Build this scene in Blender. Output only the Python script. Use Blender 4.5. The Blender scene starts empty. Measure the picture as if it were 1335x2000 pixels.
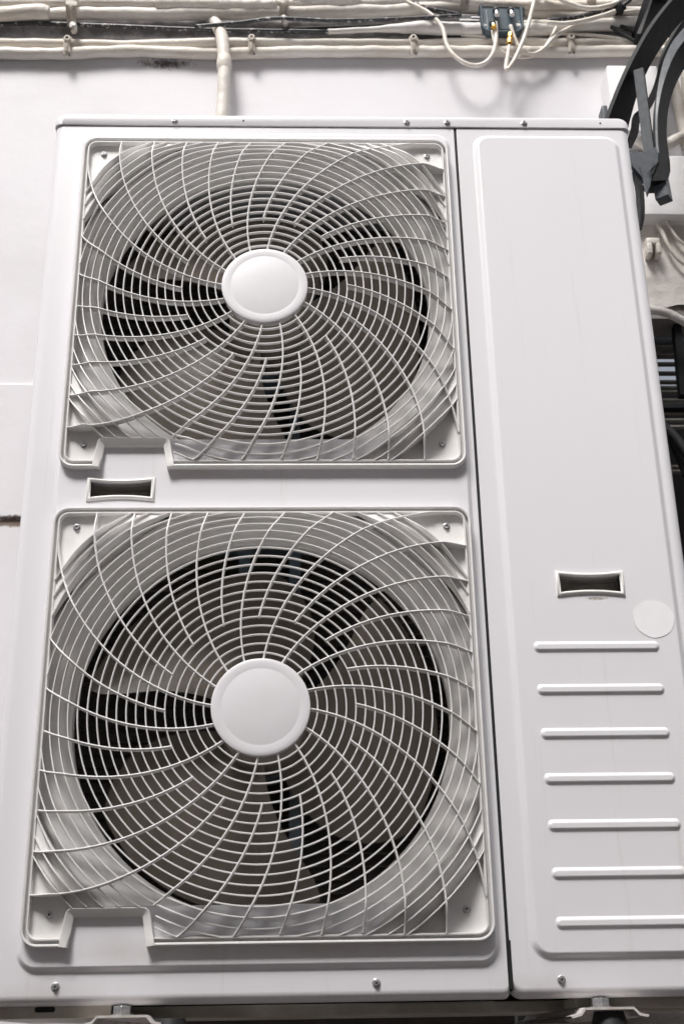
import bpy, bmesh, math, random
from mathutils import Vector, Matrix, Euler, noise
from math import sin, cos, pi, radians, sqrt, atan2
random.seed(7)
scene = bpy.context.scene
COL = scene.collection

# ------------------------------------------------------------------ camera
CAM_LOC = Vector((0.34459, -1.62626, -0.77228))
CAM_ROT = Euler((1.975006, 0.0161439, -0.0293230), 'XYZ')
F_PX = 2431.593 * 683 / 1335.0
cam_d = bpy.data.cameras.new('camera')
cam = bpy.data.objects.new('camera', cam_d)
COL.objects.link(cam)
cam.location = CAM_LOC
cam.rotation_euler = CAM_ROT
cam_d.sensor_fit = 'VERTICAL'
cam_d.sensor_height = 36.0
cam_d.lens = 2431.593 / 2000.0 * 36.0
cam_d.clip_start = 0.05
cam_d.clip_end = 200
cam_d.dof.use_dof = True
cam_d.dof.focus_distance = 1.85
cam_d.dof.aperture_fstop = 10.0
scene.camera = cam

# ------------------------------------------------------------------ light
SUN_EL, SUN_AZ = radians(56), radians(-24)      # azimuth measured from -Y towards +X
world = bpy.data.worlds.new('World')
scene.world = world
world.use_nodes = True
wn = world.node_tree
sky = wn.nodes.new('ShaderNodeTexSky')
sky.sky_type = 'NISHITA'
sky.sun_disc = False
sky.sun_elevation = SUN_EL
sky.sun_rotation = pi - SUN_AZ
sky.air_density = 1.0
sky.dust_density = 6.0
sky.ozone_density = 1.0
hs = wn.nodes.new('ShaderNodeHueSaturation')
hs.inputs['Saturation'].default_value = 0.35     # overcast, whitened sky
bg = wn.nodes['Background']
wn.links.new(sky.outputs[0], hs.inputs['Color'])
wn.links.new(hs.outputs[0], bg.inputs['Color'])
bg.inputs['Strength'].default_value = 0.12
sun_d = bpy.data.lights.new('sun', 'SUN')
sun_d.energy = 2.9
sun_d.angle = radians(17)
sun_d.color = (1.0, 0.98, 0.96)
sun = bpy.data.objects.new('sun', sun_d)
COL.objects.link(sun)
sdir = Vector((cos(SUN_EL) * sin(SUN_AZ), -cos(SUN_EL) * cos(SUN_AZ), sin(SUN_EL)))
sun.rotation_euler = sdir.to_track_quat('Z', 'Y').to_euler()
scene.view_settings.view_transform = 'Standard'
scene.view_settings.look = 'None'
scene.view_settings.gamma = 1
scene.view_settings.exposure = 0.30
scene.render.engine = 'CYCLES'
scene.cycles.max_bounces = 8

# ------------------------------------------------------------------ helpers
_R = CAM_ROT.to_matrix()


def at(px, py, Y):
    """the point at depth Y (metres from the grille face) seen at pixel px, py of the 1335 x 2000 photograph"""
    v = _R @ Vector(((px - 667.5) / 2431.593, -(py - 1000.0) / 2431.593, -1.0))
    return CAM_LOC + v * ((Y - CAM_LOC.y) / v.y)


def link(name, bm, mat, parent=None, smooth=None):
    me = bpy.data.meshes.new(name)
    bm.normal_update()
    bmesh.ops.recalc_face_normals(bm, faces=bm.faces)
    if smooth is not None:
        for f in bm.faces:
            f.smooth = True
        if smooth < 180:
            a = radians(smooth)
            for e in bm.edges:
                if len(e.link_faces) == 2 and e.calc_face_angle(0) > a:
                    e.smooth = False
    bm.to_mesh(me)
    bm.free()
    if mat is not None:
        me.materials.append(mat)
    o = bpy.data.objects.new(name, me)
    COL.objects.link(o)
    if parent is not None:
        o.parent = parent
    return o


def share(src, name, parent, loc=(0, 0, 0), rot=(0, 0, 0)):
    o = bpy.data.objects.new(name, src.data)
    COL.objects.link(o)
    o.parent = parent
    o.location = loc
    o.rotation_euler = rot
    return o


def empty(name, loc=(0, 0, 0), parent=None):
    o = bpy.data.objects.new(name, None)
    o.empty_display_size = 0.05
    COL.objects.link(o)
    o.location = loc
    o.parent = parent
    return o


def tag(o, label, cat, group=None):
    o['label'] = label
    o['category'] = cat
    if group:
        o['group'] = group
    return o


def structure(o):
    o['kind'] = 'structure'
    return o


def box(bm, x0, x1, y0, y1, z0, z1, bev=0.0, seg=2):
    v = [bm.verts.new((x, y, z)) for x in (x0, x1) for y in (y0, y1) for z in (z0, z1)]
    q = [(0, 1, 3, 2), (4, 6, 7, 5), (0, 4, 5, 1), (2, 3, 7, 6), (0, 2, 6, 4), (1, 5, 7, 3)]
    fs = [bm.faces.new([v[i] for i in f]) for f in q]
    if bev > 0:
        es = list({e for f in fs for e in f.edges})
        bmesh.ops.bevel(bm, geom=es, offset=bev, segments=seg, affect='EDGES', profile=0.6)


def hexa(bm, p):
    """box from eight corner points: four of one end, four of the other"""
    v = [bm.verts.new(q) for q in p]
    for f in ((0, 1, 2, 3), (7, 6, 5, 4), (0, 4, 5, 1), (1, 5, 6, 2), (2, 6, 7, 3), (3, 7, 4, 0)):
        bm.faces.new([v[i] for i in f])


def lathe(bm, prof, seg=64, c=(0, 0), cap_in=False, cap_out=False):
    """prof: (r, y) pairs turned about the Y axis through c = (x, z)"""
    loops = []
    for r, y in prof:
        if r < 1e-6:
            loops.append([bm.verts.new((c[0], y, c[1]))])
        else:
            loops.append([bm.verts.new((c[0] + r * cos(2 * pi * i / seg), y, c[1] + r * sin(2 * pi * i / seg)))
                          for i in range(seg)])
    for a, b in zip(loops, loops[1:]):
        for i in range(seg):
            j = (i + 1) % seg
            if len(a) == 1:
                bm.faces.new((a[0], b[i], b[j]))
            elif len(b) == 1:
                bm.faces.new((a[i], a[j], b[0]))
            else:
                bm.faces.new((a[i], a[j], b[j], b[i]))
    if cap_in:
        bm.faces.new(loops[0])
    if cap_out:
        bm.faces.new(loops[-1])


def sweep(bm, pts, prof, closed=False, caps=True, yf=None):
    """sweep a closed profile of (offset to the left of travel, y) along the 2-D path pts = (x, z)"""
    n = len(pts)
    rows = []
    for i in range(n):
        if closed:
            a, b, c = pts[i - 1], pts[i], pts[(i + 1) % n]
        else:
            a, b, c = pts[max(i - 1, 0)], pts[i], pts[min(i + 1, n - 1)]
        d1 = Vector((b[0] - a[0], b[1] - a[1]))
        d2 = Vector((c[0] - b[0], c[1] - b[1]))
        d1 = d1.normalized() if d1.length > 1e-9 else d2.normalized()
        d2 = d2.normalized() if d2.length > 1e-9 else d1
        n1, n2 = Vector((-d1.y, d1.x)), Vector((-d2.y, d2.x))
        m = n1 + n2
        m = m / max(0.3, (m.length_squared / 2))
        yb = yf(b[0], b[1]) if yf else 0.0
        row = []
        for p in prof:
            o, y = p[0], p[1]
            row.append(bm.verts.new((b[0] + m.x * o, (yb + y) if not (len(p) > 2 and p[2] is not None) else max(yb + y, p[2]), b[1] + m.y * o)))
        rows.append(row)
    k = len(prof)
    for i in range(n if closed else n - 1):
        a, b = rows[i], rows[(i + 1) % n]
        for j in range(k):
            l = (j + 1) % k
            bm.faces.new((a[j], b[j], b[l], a[l]))
    if not closed and caps:
        bm.faces.new(rows[0])
        bm.faces.new(rows[-1])


def rrect(x0, z0, x1, z1, r, n=8):
    """rounded rectangle, counter-clockwise; r one number or (bl, br, tr, tl)"""
    if not isinstance(r, (tuple, list)):
        r = (r,) * 4
    out = []
    cs = [(x0 + r[0], z0 + r[0], r[0], 180), (x1 - r[1], z0 + r[1], r[1], 270),
          (x1 - r[2], z1 - r[2], r[2], 0), (x0 + r[3], z1 - r[3], r[3], 90)]
    for cx, cz, rr, a0 in cs:
        for i in range(n + 1):
            a = radians(a0 + 90.0 * i / n)
            out.append((cx + rr * cos(a), cz + rr * sin(a)))
    return out


def loop(bm, pts, y):
    return [bm.verts.new((p[0], y, p[1])) for p in pts]


def bridge(bm, a, b):
    n = len(a)
    return [bm.faces.new((a[i], a[(i + 1) % n], b[(i + 1) % n], b[i])) for i in range(n)]


def catmull(pts, sub=8):
    P = [Vector(p) for p in pts]
    P = [P[0] * 2 - P[1]] + P + [P[-1] * 2 - P[-2]]
    out = []
    for i in range(1, len(P) - 2):
        a, b, c, d = P[i - 1:i + 3]
        for s in range(sub):
            t = s / sub
            out.append(0.5 * ((2 * b) + (c - a) * t + (2 * a - 5 * b + 4 * c - d) * t * t
                              + (3 * b - a - 3 * c + d) * t ** 3))
    out.append(P[-2])
    return out


def tube(bm, path, rad, seg=12, lump=0.0, lf=18.0, seed=0.0, caps=True):
    """round tube along a 3-D path; rad is a number or a function of 0..1"""
    n = len(path)
    up = Vector((0.13, 0.31, 0.94))
    rings = []
    prev = None
    for i, p in enumerate(path):
        t = (path[min(i + 1, n - 1)] - path[max(i - 1, 0)]).normalized()
        if prev is None:
            u = t.cross(up).normalized()
        else:
            u = (prev - t * prev.dot(t)).normalized()
        prev = u
        w = t.cross(u)
        r = rad(i / (n - 1)) if callable(rad) else rad
        ring = []
        for k in range(seg):
            a = 2 * pi * k / seg
            d = u * cos(a) + w * sin(a)
            q = p + d * r
            if lump:
                q = p + d * (r * (1 + lump * noise.noise(q * lf + Vector((seed, 0, 0)))))
            ring.append(bm.verts.new(q))
        rings.append(ring)
    for a, b in zip(rings, rings[1:]):
        for k in range(seg):
            l = (k + 1) % seg
            bm.faces.new((a[k], a[l], b[l], b[k]))
    if caps:
        bm.faces.new(rings[0])
        bm.faces.new(rings[-1])


def ss(t):
    t = min(1.0, max(0.0, t))
    return t * t * (3 - 2 * t)


# ------------------------------------------------------------------ materials
def mat(name, col, rough=0.5, metal=0.0, spec=0.5, coat=0.0):
    m = bpy.data.materials.new(name)
    m.use_nodes = True
    b = m.node_tree.nodes['Principled BSDF']
    b.inputs['Base Color'].default_value = (*col, 1)
    b.inputs['Roughness'].default_value = rough
    b.inputs['Metallic'].default_value = metal
    b.inputs['Specular IOR Level'].default_value = spec
    b.inputs['Coat Weight'].default_value = coat
    b.inputs['Coat Roughness'].default_value = 0.12
    return m


def N(m, t, **kw):
    n = m.node_tree.nodes.new(t)
    for k, v in kw.items():
        if k in n.inputs:
            n.inputs[k].default_value = v
        else:
            setattr(n, k, v)
    return n


def noisy(m, cols, scale=8.0, detail=6.0, stretch=(1, 1, 1), lo=0.35, hi=0.65, bump=0.0, bscale=60.0, bdist=0.002,
          rvar=None, fine=None):
    """mix the base colour between cols[0] and cols[1] by noise in object space, with bump"""
    nt = m.node_tree
    L = nt.links.new
    b = nt.nodes['Principled BSDF']
    tc = N(m, 'ShaderNodeTexCoord')
    mp = N(m, 'ShaderNodeMapping')
    mp.inputs['Scale'].default_value = stretch
    L(tc.outputs['Object'], mp.inputs['Vector'])
    nz = N(m, 'ShaderNodeTexNoise', Scale=scale, Detail=detail, Roughness=0.62)
    L(mp.outputs[0], nz.inputs['Vector'])
    rp = N(m, 'ShaderNodeMapRange')
    rp.inputs['From Min'].default_value = lo
    rp.inputs['From Max'].default_value = hi
    L(nz.outputs['Fac'], rp.inputs['Value'])
    mx = N(m, 'ShaderNodeMix', data_type='RGBA')
    mx.inputs[6].default_value = (*cols[0], 1)
    mx.inputs[7].default_value = (*cols[1], 1)
    L(rp.outputs[0], mx.inputs[0])
    out = mx.outputs[2]
    if fine:
        n2 = N(m, 'ShaderNodeTexNoise', Scale=fine[1], Detail=8.0, Roughness=0.7)
        L(tc.outputs['Object'], n2.inputs['Vector'])
        r2 = N(m, 'ShaderNodeMapRange')
        r2.inputs['From Min'].default_value = fine[2]
        r2.inputs['From Max'].default_value = fine[3]
        L(n2.outputs['Fac'], r2.inputs['Value'])
        m2 = N(m, 'ShaderNodeMix', data_type='RGBA')
        L(out, m2.inputs[6])
        m2.inputs[7].default_value = (*fine[0], 1)
        L(r2.outputs[0], m2.inputs[0])
        out = m2.outputs[2]
    L(out, b.inputs['Base Color'])
    if rvar:
        r3 = N(m, 'ShaderNodeMapRange')
        r3.inputs['To Min'].default_value = rvar[0]
        r3.inputs['To Max'].default_value = rvar[1]
        L(nz.outputs['Fac'], r3.inputs['Value'])
        L(r3.outputs[0], b.inputs['Roughness'])
    if bump:
        n3 = N(m, 'ShaderNodeTexNoise', Scale=bscale, Detail=5.0, Roughness=0.6)
        L(tc.outputs['Object'], n3.inputs['Vector'])
        bp = N(m, 'ShaderNodeBump', Strength=bump, Distance=bdist)
        L(n3.outputs['Fac'], bp.inputs['Height'])
        L(bp.outputs[0], b.inputs['Normal'])
    return m


M_panel = noisy(mat('painted_steel', (0.78, 0.77, 0.78), 0.34, spec=0.5, coat=0.25),
                ((0.81, 0.80, 0.832), (0.785, 0.768, 0.782)), 3.0, 5.0, (1.0, 1.0, 0.35), 0.45, 0.8,
                bump=0.10, bscale=5.5, bdist=0.005, rvar=(0.26, 0.42),
                fine=((0.66, 0.62, 0.56), 26.0, 0.70, 0.82))
def streaks(m, col, amt=0.5, sx=55.0, sz=2.2, lo=0.6, hi=0.85):
    nt = m.node_tree
    L = nt.links.new
    b = nt.nodes['Principled BSDF']
    src = b.inputs['Base Color'].links[0].from_socket
    tc = N(m, 'ShaderNodeTexCoord')
    mp = N(m, 'ShaderNodeMapping')
    mp.inputs['Scale'].default_value = (sx, 1.0, sz)
    L(tc.outputs['Object'], mp.inputs['Vector'])
    nz = N(m, 'ShaderNodeTexNoise', Scale=1.0, Detail=6.0, Roughness=0.65)
    L(mp.outputs[0], nz.inputs['Vector'])
    r = N(m, 'ShaderNodeMapRange')
    r.inputs['From Min'].default_value = lo
    r.inputs['From Max'].default_value = hi
    r.inputs['To Max'].default_value = amt
    L(nz.outputs['Fac'], r.inputs['Value'])
    mx = N(m, 'ShaderNodeMix', data_type='RGBA')
    L(r.outputs[0], mx.inputs[0])
    L(src, mx.inputs[6])
    mx.inputs[7].default_value = (*col, 1)
    L(mx.outputs[2], b.inputs['Base Color'])


streaks(M_panel, (0.58, 0.53, 0.47), 0.55)
M_grille = noisy(mat('grille_plastic', (0.76, 0.74, 0.71), 0.42, spec=0.5),
                 ((0.79, 0.78, 0.775), (0.73, 0.705, 0.675)), 22.0, 5.0, (1, 1, 1), 0.45, 0.78,
                 fine=((0.45, 0.33, 0.22), 60.0, 0.70, 0.80))
M_hub = noisy(mat('hub_plastic', (0.78, 0.78, 0.79), 0.38), ((0.80, 0.785, 0.81), (0.77, 0.755, 0.775)), 14.0, 4.0)
M_shroud = noisy(mat('shroud_plastic', (0.55, 0.53, 0.50), 0.55, spec=0.35),
                 ((0.70, 0.69, 0.685), (0.56, 0.54, 0.52)), 3.0, 5.0, (1, 1, 1), 0.4, 0.75,
                 fine=((0.30, 0.25, 0.2), 40.0, 0.66, 0.8))
M_blade = noisy(mat('fan_blade', (0.2, 0.185, 0.165), 0.4, spec=0.5), ((0.24, 0.21, 0.18), (0.15, 0.128, 0.105)), 6.0, 6.0,
                (3, 1, 1), 0.3, 0.7)
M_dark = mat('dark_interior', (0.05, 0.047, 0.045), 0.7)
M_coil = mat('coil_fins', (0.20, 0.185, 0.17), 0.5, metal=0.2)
M_galv = noisy(mat('galvanised', (0.42, 0.45, 0.48), 0.35, metal=0.5), ((0.46, 0.54, 0.62), (0.36, 0.42, 0.48)), 9.0)
M_zinc = noisy(mat('zinc_screw', (0.62, 0.63, 0.64), 0.3, metal=0.75), ((0.66, 0.66, 0.67), (0.42, 0.42, 0.43)), 300.0)
M_black = mat('black_rubber', (0.015, 0.015, 0.016), 0.55)
M_sticker = noisy(mat('sticker', (0.9, 0.9, 0.92), 0.4), ((0.93, 0.925, 0.95), (0.90, 0.895, 0.91)), 60.0)
M_glue = mat('glue_line', (0.68, 0.62, 0.58), 0.6)
M_handle = mat('handle_plastic', (0.84, 0.825, 0.80), 0.35)
M_pocket = noisy(mat('handle_pocket', (0.36, 0.34, 0.31), 0.55), ((0.36, 0.345, 0.315), (0.28, 0.26, 0.23)), 50.0)
M_base = noisy(mat('base_pan_paint', (0.62, 0.58, 0.52), 0.5), ((0.60, 0.57, 0.51), (0.42, 0.37, 0.31)), 14.0, 6.0)
M_seam = mat('seam_gap', (0.01, 0.01, 0.01), 0.8)

# wall: thick painted plaster
M_wall = noisy(mat('painted_plaster', (0.8, 0.78, 0.76), 0.55),
               ((0.68, 0.665, 0.69), (0.64, 0.622, 0.635)), 3.0, 8.0, (1, 1, 1), 0.4, 0.75,
               bump=0.22, bscale=11.0, bdist=0.006, fine=((0.55, 0.48, 0.40), 45.0, 0.74, 0.80))
M_rough = noisy(mat('rough_plaster', (0.74, 0.70, 0.65), 0.6),
                ((0.78, 0.74, 0.70), (0.68, 0.63, 0.57)), 9.0, 8.0, (1, 1, 1), 0.4, 0.75,
                bump=0.4, bscale=20.0, bdist=0.012, fine=((0.5, 0.44, 0.38), 55.0, 0.72, 0.80))
M_lowwall = noisy(mat('grey_wall', (0.3, 0.28, 0.26), 0.7), ((0.36, 0.34, 0.33), (0.24, 0.22, 0.20)), 12.0, 8.0,
                  bump=0.8, bscale=40.0, bdist=0.008, fine=((0.1, 0.06, 0.04), 70.0, 0.66, 0.72))
M_brown = noisy(mat('brown_board', (0.07, 0.05, 0.04), 0.6), ((0.07, 0.052, 0.04), (0.04, 0.032, 0.025)), 12.0)
M_pipe = noisy(mat('painted_pipe', (0.72, 0.66, 0.58), 0.5),
               ((0.77, 0.73, 0.675), (0.60, 0.53, 0.45)), 16.0, 8.0, (0.45, 1, 1), 0.42, 0.74,
               bump=0.7, bscale=55.0, bdist=0.0035, fine=((0.22, 0.17, 0.12), 60.0, 0.66, 0.76))
M_pipe2 = noisy(mat('painted_pipe_grey', (0.70, 0.69, 0.68), 0.5),
                ((0.72, 0.70, 0.68), (0.55, 0.51, 0.46)), 20.0, 8.0, (0.5, 1, 1), 0.42, 0.74,
                bump=0.7, bscale=70.0, bdist=0.003, fine=((0.15, 0.13, 0.12), 75.0, 0.63, 0.72))
M_cable = noisy(mat('white_cable', (0.78, 0.74, 0.68), 0.42), ((0.80, 0.765, 0.71), (0.66, 0.6, 0.52)), 40.0)
M_bcable = noisy(mat('black_cable', (0.02, 0.02, 0.025), 0.4), ((0.015, 0.016, 0.02), (0.05, 0.05, 0.055)), 60.0,
                 fine=((0.6, 0.58, 0.55), 110.0, 0.58, 0.62))
M_teal = noisy(mat('blue_grey_box', (0.12, 0.18, 0.21), 0.38), ((0.065, 0.10, 0.125), (0.045, 0.07, 0.085)), 60.0)
M_steel = mat('bright_connector', (0.75, 0.75, 0.76), 0.22, metal=1.0)
M_brass = mat('brass_connector', (0.72, 0.42, 0.10), 0.3, metal=0.9)
M_iron = noisy(mat('painted_iron', (0.035, 0.04, 0.046), 0.6, spec=0.25),
               ((0.010, 0.011, 0.014), (0.006, 0.0065, 0.008)), 25.0, 6.0, bump=0.5, bscale=60.0, bdist=0.002,
               fine=((0.20, 0.21, 0.22), 90.0, 0.68, 0.76))
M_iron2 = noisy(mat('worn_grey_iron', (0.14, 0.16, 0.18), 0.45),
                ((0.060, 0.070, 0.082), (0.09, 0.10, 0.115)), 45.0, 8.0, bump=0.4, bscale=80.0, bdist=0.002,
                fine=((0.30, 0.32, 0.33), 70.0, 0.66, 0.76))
M_iron3 = noisy(mat('weathered_iron', (0.03, 0.035, 0.04), 0.6, spec=0.3), ((0.026, 0.031, 0.037), (0.045, 0.052, 0.060)), 45.0, 8.0, bump=0.4, bscale=80.0,
                bdist=0.002, fine=((0.14, 0.15, 0.16), 70.0, 0.66, 0.76))
M_block = noisy(mat('white_block', (0.82, 0.81, 0.82), 0.5), ((0.83, 0.82, 0.82), (0.76, 0.75, 0.75)), 7.0, bump=0.3,
                bscale=30.0, bdist=0.004)
M_arm = noisy(mat('weathered_bracket_paint', (0.6, 0.58, 0.56), 0.5), ((0.70, 0.68, 0.67), (0.45, 0.39, 0.33)), 26.0, 8.0, lo=0.42, hi=0.7,
              fine=((0.16, 0.09, 0.05), 60.0, 0.62, 0.70))
M_louvre = noisy(mat('louvre_metal', (0.36, 0.36, 0.34), 0.35, metal=0.2), ((0.45, 0.45, 0.42), (0.30, 0.28, 0.25)), 25.0)
M_ground = noisy(mat('pale_paving', (0.07, 0.065, 0.06), 0.85), ((0.21, 0.195, 0.18), (0.17, 0.157, 0.143)), 2.0)
M_blocker = noisy(mat('blocker_grey', (0.26, 0.25, 0.24), 0.8), ((0.42, 0.40, 0.38), (0.36, 0.345, 0.33)), 1.0)

# grime on the wall under the pipes, and painted shade between the pipe rows
def add_stain_or_shade(m, cx, cz, rx, rz, col, nscale=60.0, thr=0.5, soft=0.35, amt=1.0):
    nt = m.node_tree
    L = nt.links.new
    b = nt.nodes['Principled BSDF']
    src = b.inputs['Base Color'].links[0].from_socket
    tc = N(m, 'ShaderNodeTexCoord')
    mp = N(m, 'ShaderNodeMapping')
    mp.inputs['Location'].default_value = (-cx / rx, 0, -cz / rz)
    mp.inputs['Scale'].default_value = (1 / rx, 0.0, 1 / rz)
    L(tc.outputs['Object'], mp.inputs['Vector'])
    ln = N(m, 'ShaderNodeVectorMath', operation='LENGTH')
    L(mp.outputs[0], ln.inputs[0])
    nz = N(m, 'ShaderNodeTexNoise', Scale=nscale, Detail=8.0, Roughness=0.75)
    L(tc.outputs['Object'], nz.inputs['Vector'])
    a = N(m, 'ShaderNodeMath', operation='SUBTRACT')
    a.inputs[0].default_value = 1.0
    L(ln.outputs['Value'], a.inputs[1])
    c = N(m, 'ShaderNodeMath', operation='MULTIPLY_ADD')
    L(nz.outputs['Fac'], c.inputs[0])
    c.inputs[1].default_value = 2.2
    c.inputs[2].default_value = -1.1 - thr * 0.5
    d = N(m, 'ShaderNodeMath', operation='ADD')
    L(a.outputs[0], d.inputs[0])
    L(c.outputs[0], d.inputs[1])
    r = N(m, 'ShaderNodeMapRange')
    r.inputs['From Min'].default_value = 0.0
    r.inputs['From Max'].default_value = soft
    r.inputs['To Max'].default_value = amt
    L(d.outputs[0], r.inputs['Value'])
    mx = N(m, 'ShaderNodeMix', data_type='RGBA')
    L(r.outputs[0], mx.inputs[0])
    L(src, mx.inputs[6])
    mx.inputs[7].default_value = (*col, 1)
    L(mx.outputs[2], b.inputs['Base Color'])


WY = 0.45
for cx_, cz_, rx_, rz_, c_, ns_, th_, sf_, am_ in (
        (0.758, -0.2040, 0.020, 0.0035, (0.42, 0.38, 0.36), 260.0, 0.5, 0.35, 1.0),
        (0.20, -0.0100, 0.06, 0.012, (0.60, 0.52, 0.43), 18.0, 0.0, 1.3, 0.5),
        (0.12, -0.662, 0.07, 0.022, (0.52, 0.48, 0.43), 14.0, 0.0, 1.4, 0.5),
        (0.36, -0.664, 0.20, 0.014, (0.58, 0.51, 0.43), 14.0, 0.0, 1.3, 0.55),
        (0.02, -0.712, 0.12, 0.020, (0.55, 0.51, 0.47), 14.0, 0.0, 1.5, 0.5),
        (0.64, -0.712, 0.06, 0.020, (0.50, 0.47, 0.43), 14.0, 0.0, 1.5, 0.5)):
    add_stain_or_shade(M_panel, cx_ - 0.42, cz_ + 0.74, rx_, rz_, c_, ns_, th_, sf_, am_)
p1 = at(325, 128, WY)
add_stain_or_shade(M_wall, p1.x, p1.z + 0.006, 0.085, 0.024, (0.07, 0.05, 0.04), 150.0, 0.55, 0.55, 0.95)
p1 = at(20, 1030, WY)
add_stain_or_shade(M_wall, p1.x, p1.z + 0.01, 0.045, 0.012, (0.18, 0.13, 0.10), 80.0, 0.2)
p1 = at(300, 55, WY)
add_stain_or_shade(M_wall, p1.x, p1.z, 0.6, 0.035, (0.17, 0.16, 0.16), 25.0, 0.0, 0.7, 0.92)  # dark band behind the upper pipes: their shade painted in, mixed with dirt
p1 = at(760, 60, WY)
add_stain_or_shade(M_wall, p1.x, p1.z, 0.5, 0.04, (0.18, 0.165, 0.155), 25.0, 0.1, 0.7, 0.9)  # the same painted shade and dirt, continued to the right

# ------------------------------------------------------------------ the setting
bm = bmesh.new()
v = [bm.verts.new(p) for p in ((-60, -60, -2.45), (60, -60, -2.45), (60, 60, -2.45), (-60, 60, -2.45))]
bm.faces.new(v)
structure(link('ground', bm, M_ground))

# unseen wall added behind camera to block low sky and dim the lower unit
bm = bmesh.new()
box(bm, -30, 30, -5.0, -4.0, -2.45, 5.0)
structure(link('added_blocker_wall', bm, M_blocker))

# opening (dark louvred window) at the right
ox0, oz1 = at(1245, 606, WY).x, at(1285, 604, WY).z
oz0, ox1 = -0.45, 2.0
wl, wr, wb, wt = -4.0, 5.0, -2.5, 3.6
zl = -0.735                      # below this the wall is grey and rough
bm = bmesh.new()
def quad(bm, x0, x1, z0, z1, y):
    bm.faces.new([bm.verts.new(p) for p in ((x0, y, z0), (x1, y, z0), (x1, y, z1), (x0, y, z1))])
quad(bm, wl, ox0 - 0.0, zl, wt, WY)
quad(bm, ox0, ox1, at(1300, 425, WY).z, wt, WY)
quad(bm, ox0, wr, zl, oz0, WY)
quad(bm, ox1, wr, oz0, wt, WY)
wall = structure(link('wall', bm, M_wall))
wall['label'] = 'white painted plaster wall behind the unit'
# rough plaster patch between the block and the opening, displaced
bm = bmesh.new()
zA, zB = oz1, at(1300, 425, WY).z
nx, nz_ = 90, 30
g = [[None] * (nz_ + 1) for _ in range(nx + 1)]
for i in range(nx + 1):
    for j in range(nz_ + 1):
        x = ox0 + (ox1 - ox0) * (i / nx)
        z = zA + (zB - zA) * j / nz_
        e = noise.fractal(Vector((x * 14, z * 22, 3.1)), 1.0, 2.0, 5) * 0.003
        lowedge = noise.noise(Vector((x * 18, 7.7, 0))) * 0.022 if j == 0 else 0.0
        g[i][j] = bm.verts.new((x, WY - 0.004 + e, z + lowedge))
for i in range(nx):
    for j in range(nz_):
        bm.faces.new((g[i][j], g[i + 1][j], g[i + 1][j + 1], g[i][j + 1]))
o = structure(link('plaster_patch', bm, M_rough, smooth=180))
# reveal of the opening
bm = bmesh.new()
box(bm, ox0 - 0.001, ox1, WY + 0.002, WY + 0.16, oz1 - 0.02, oz1 + 0.06)
box(bm, ox0 - 0.05, ox0, WY + 0.002, WY + 0.5, oz0, oz1 - 0.021)
structure(link('wall_reveal', bm, M_lowwall))
bm = bmesh.new()
box(bm, ox0, ox1, WY + 0.42, WY + 0.5, oz0, oz1 + 0.05)
structure(link('window_recess', bm, M_dark))
# grey lower wall, with the brown boarded recess in the middle
bx0, bx1 = at(357, 1985, WY).x, at(1010, 1985, WY).x
bm = bmesh.new()
quad(bm, bx1, wr, wb, zl, WY)
structure(link('wall_grey', bm, M_lowwall))
bm = bmesh.new()
quad(bm, wl, bx0, wb, zl, WY)
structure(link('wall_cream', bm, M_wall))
bm = bmesh.new()
box(bm, bx0, bx1, WY + 0.03, WY + 0.06, wb, zl + 0.02)
structure(link('brown_board', bm, M_brown))
# shallow offset in the plaster left of the unit (two renders meet)
bm = bmesh.new()
za = at(10, 1012, WY).z
box(bm, -1.4, 0.2, WY - 0.007, WY + 0.01, za, at(10, 752, WY).z, 0.003)
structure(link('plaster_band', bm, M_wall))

# ------------------------------------------------------------------ outdoor unit
U = empty('outdoor_unit', (0.42, 0.0, -0.74))
tag(U, 'large white twin-fan air conditioner outdoor unit mounted on the wall', 'air conditioner')
ORG = Vector((0.42, 0.0, -0.74))


def part(name, bm, m, parent=None, smooth=None, world=True):
    """mesh given in world coordinates, parented to the unit (or a part of it)"""
    par = parent or U
    off = ORG if par is U else ORG + par.location
    bmesh.ops.translate(bm, verts=bm.verts, vec=-off)
    return link(name, bm, m, par, smooth)


YB = 0.018      # base face of the front panels
YR = 0.012      # raised face
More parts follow.
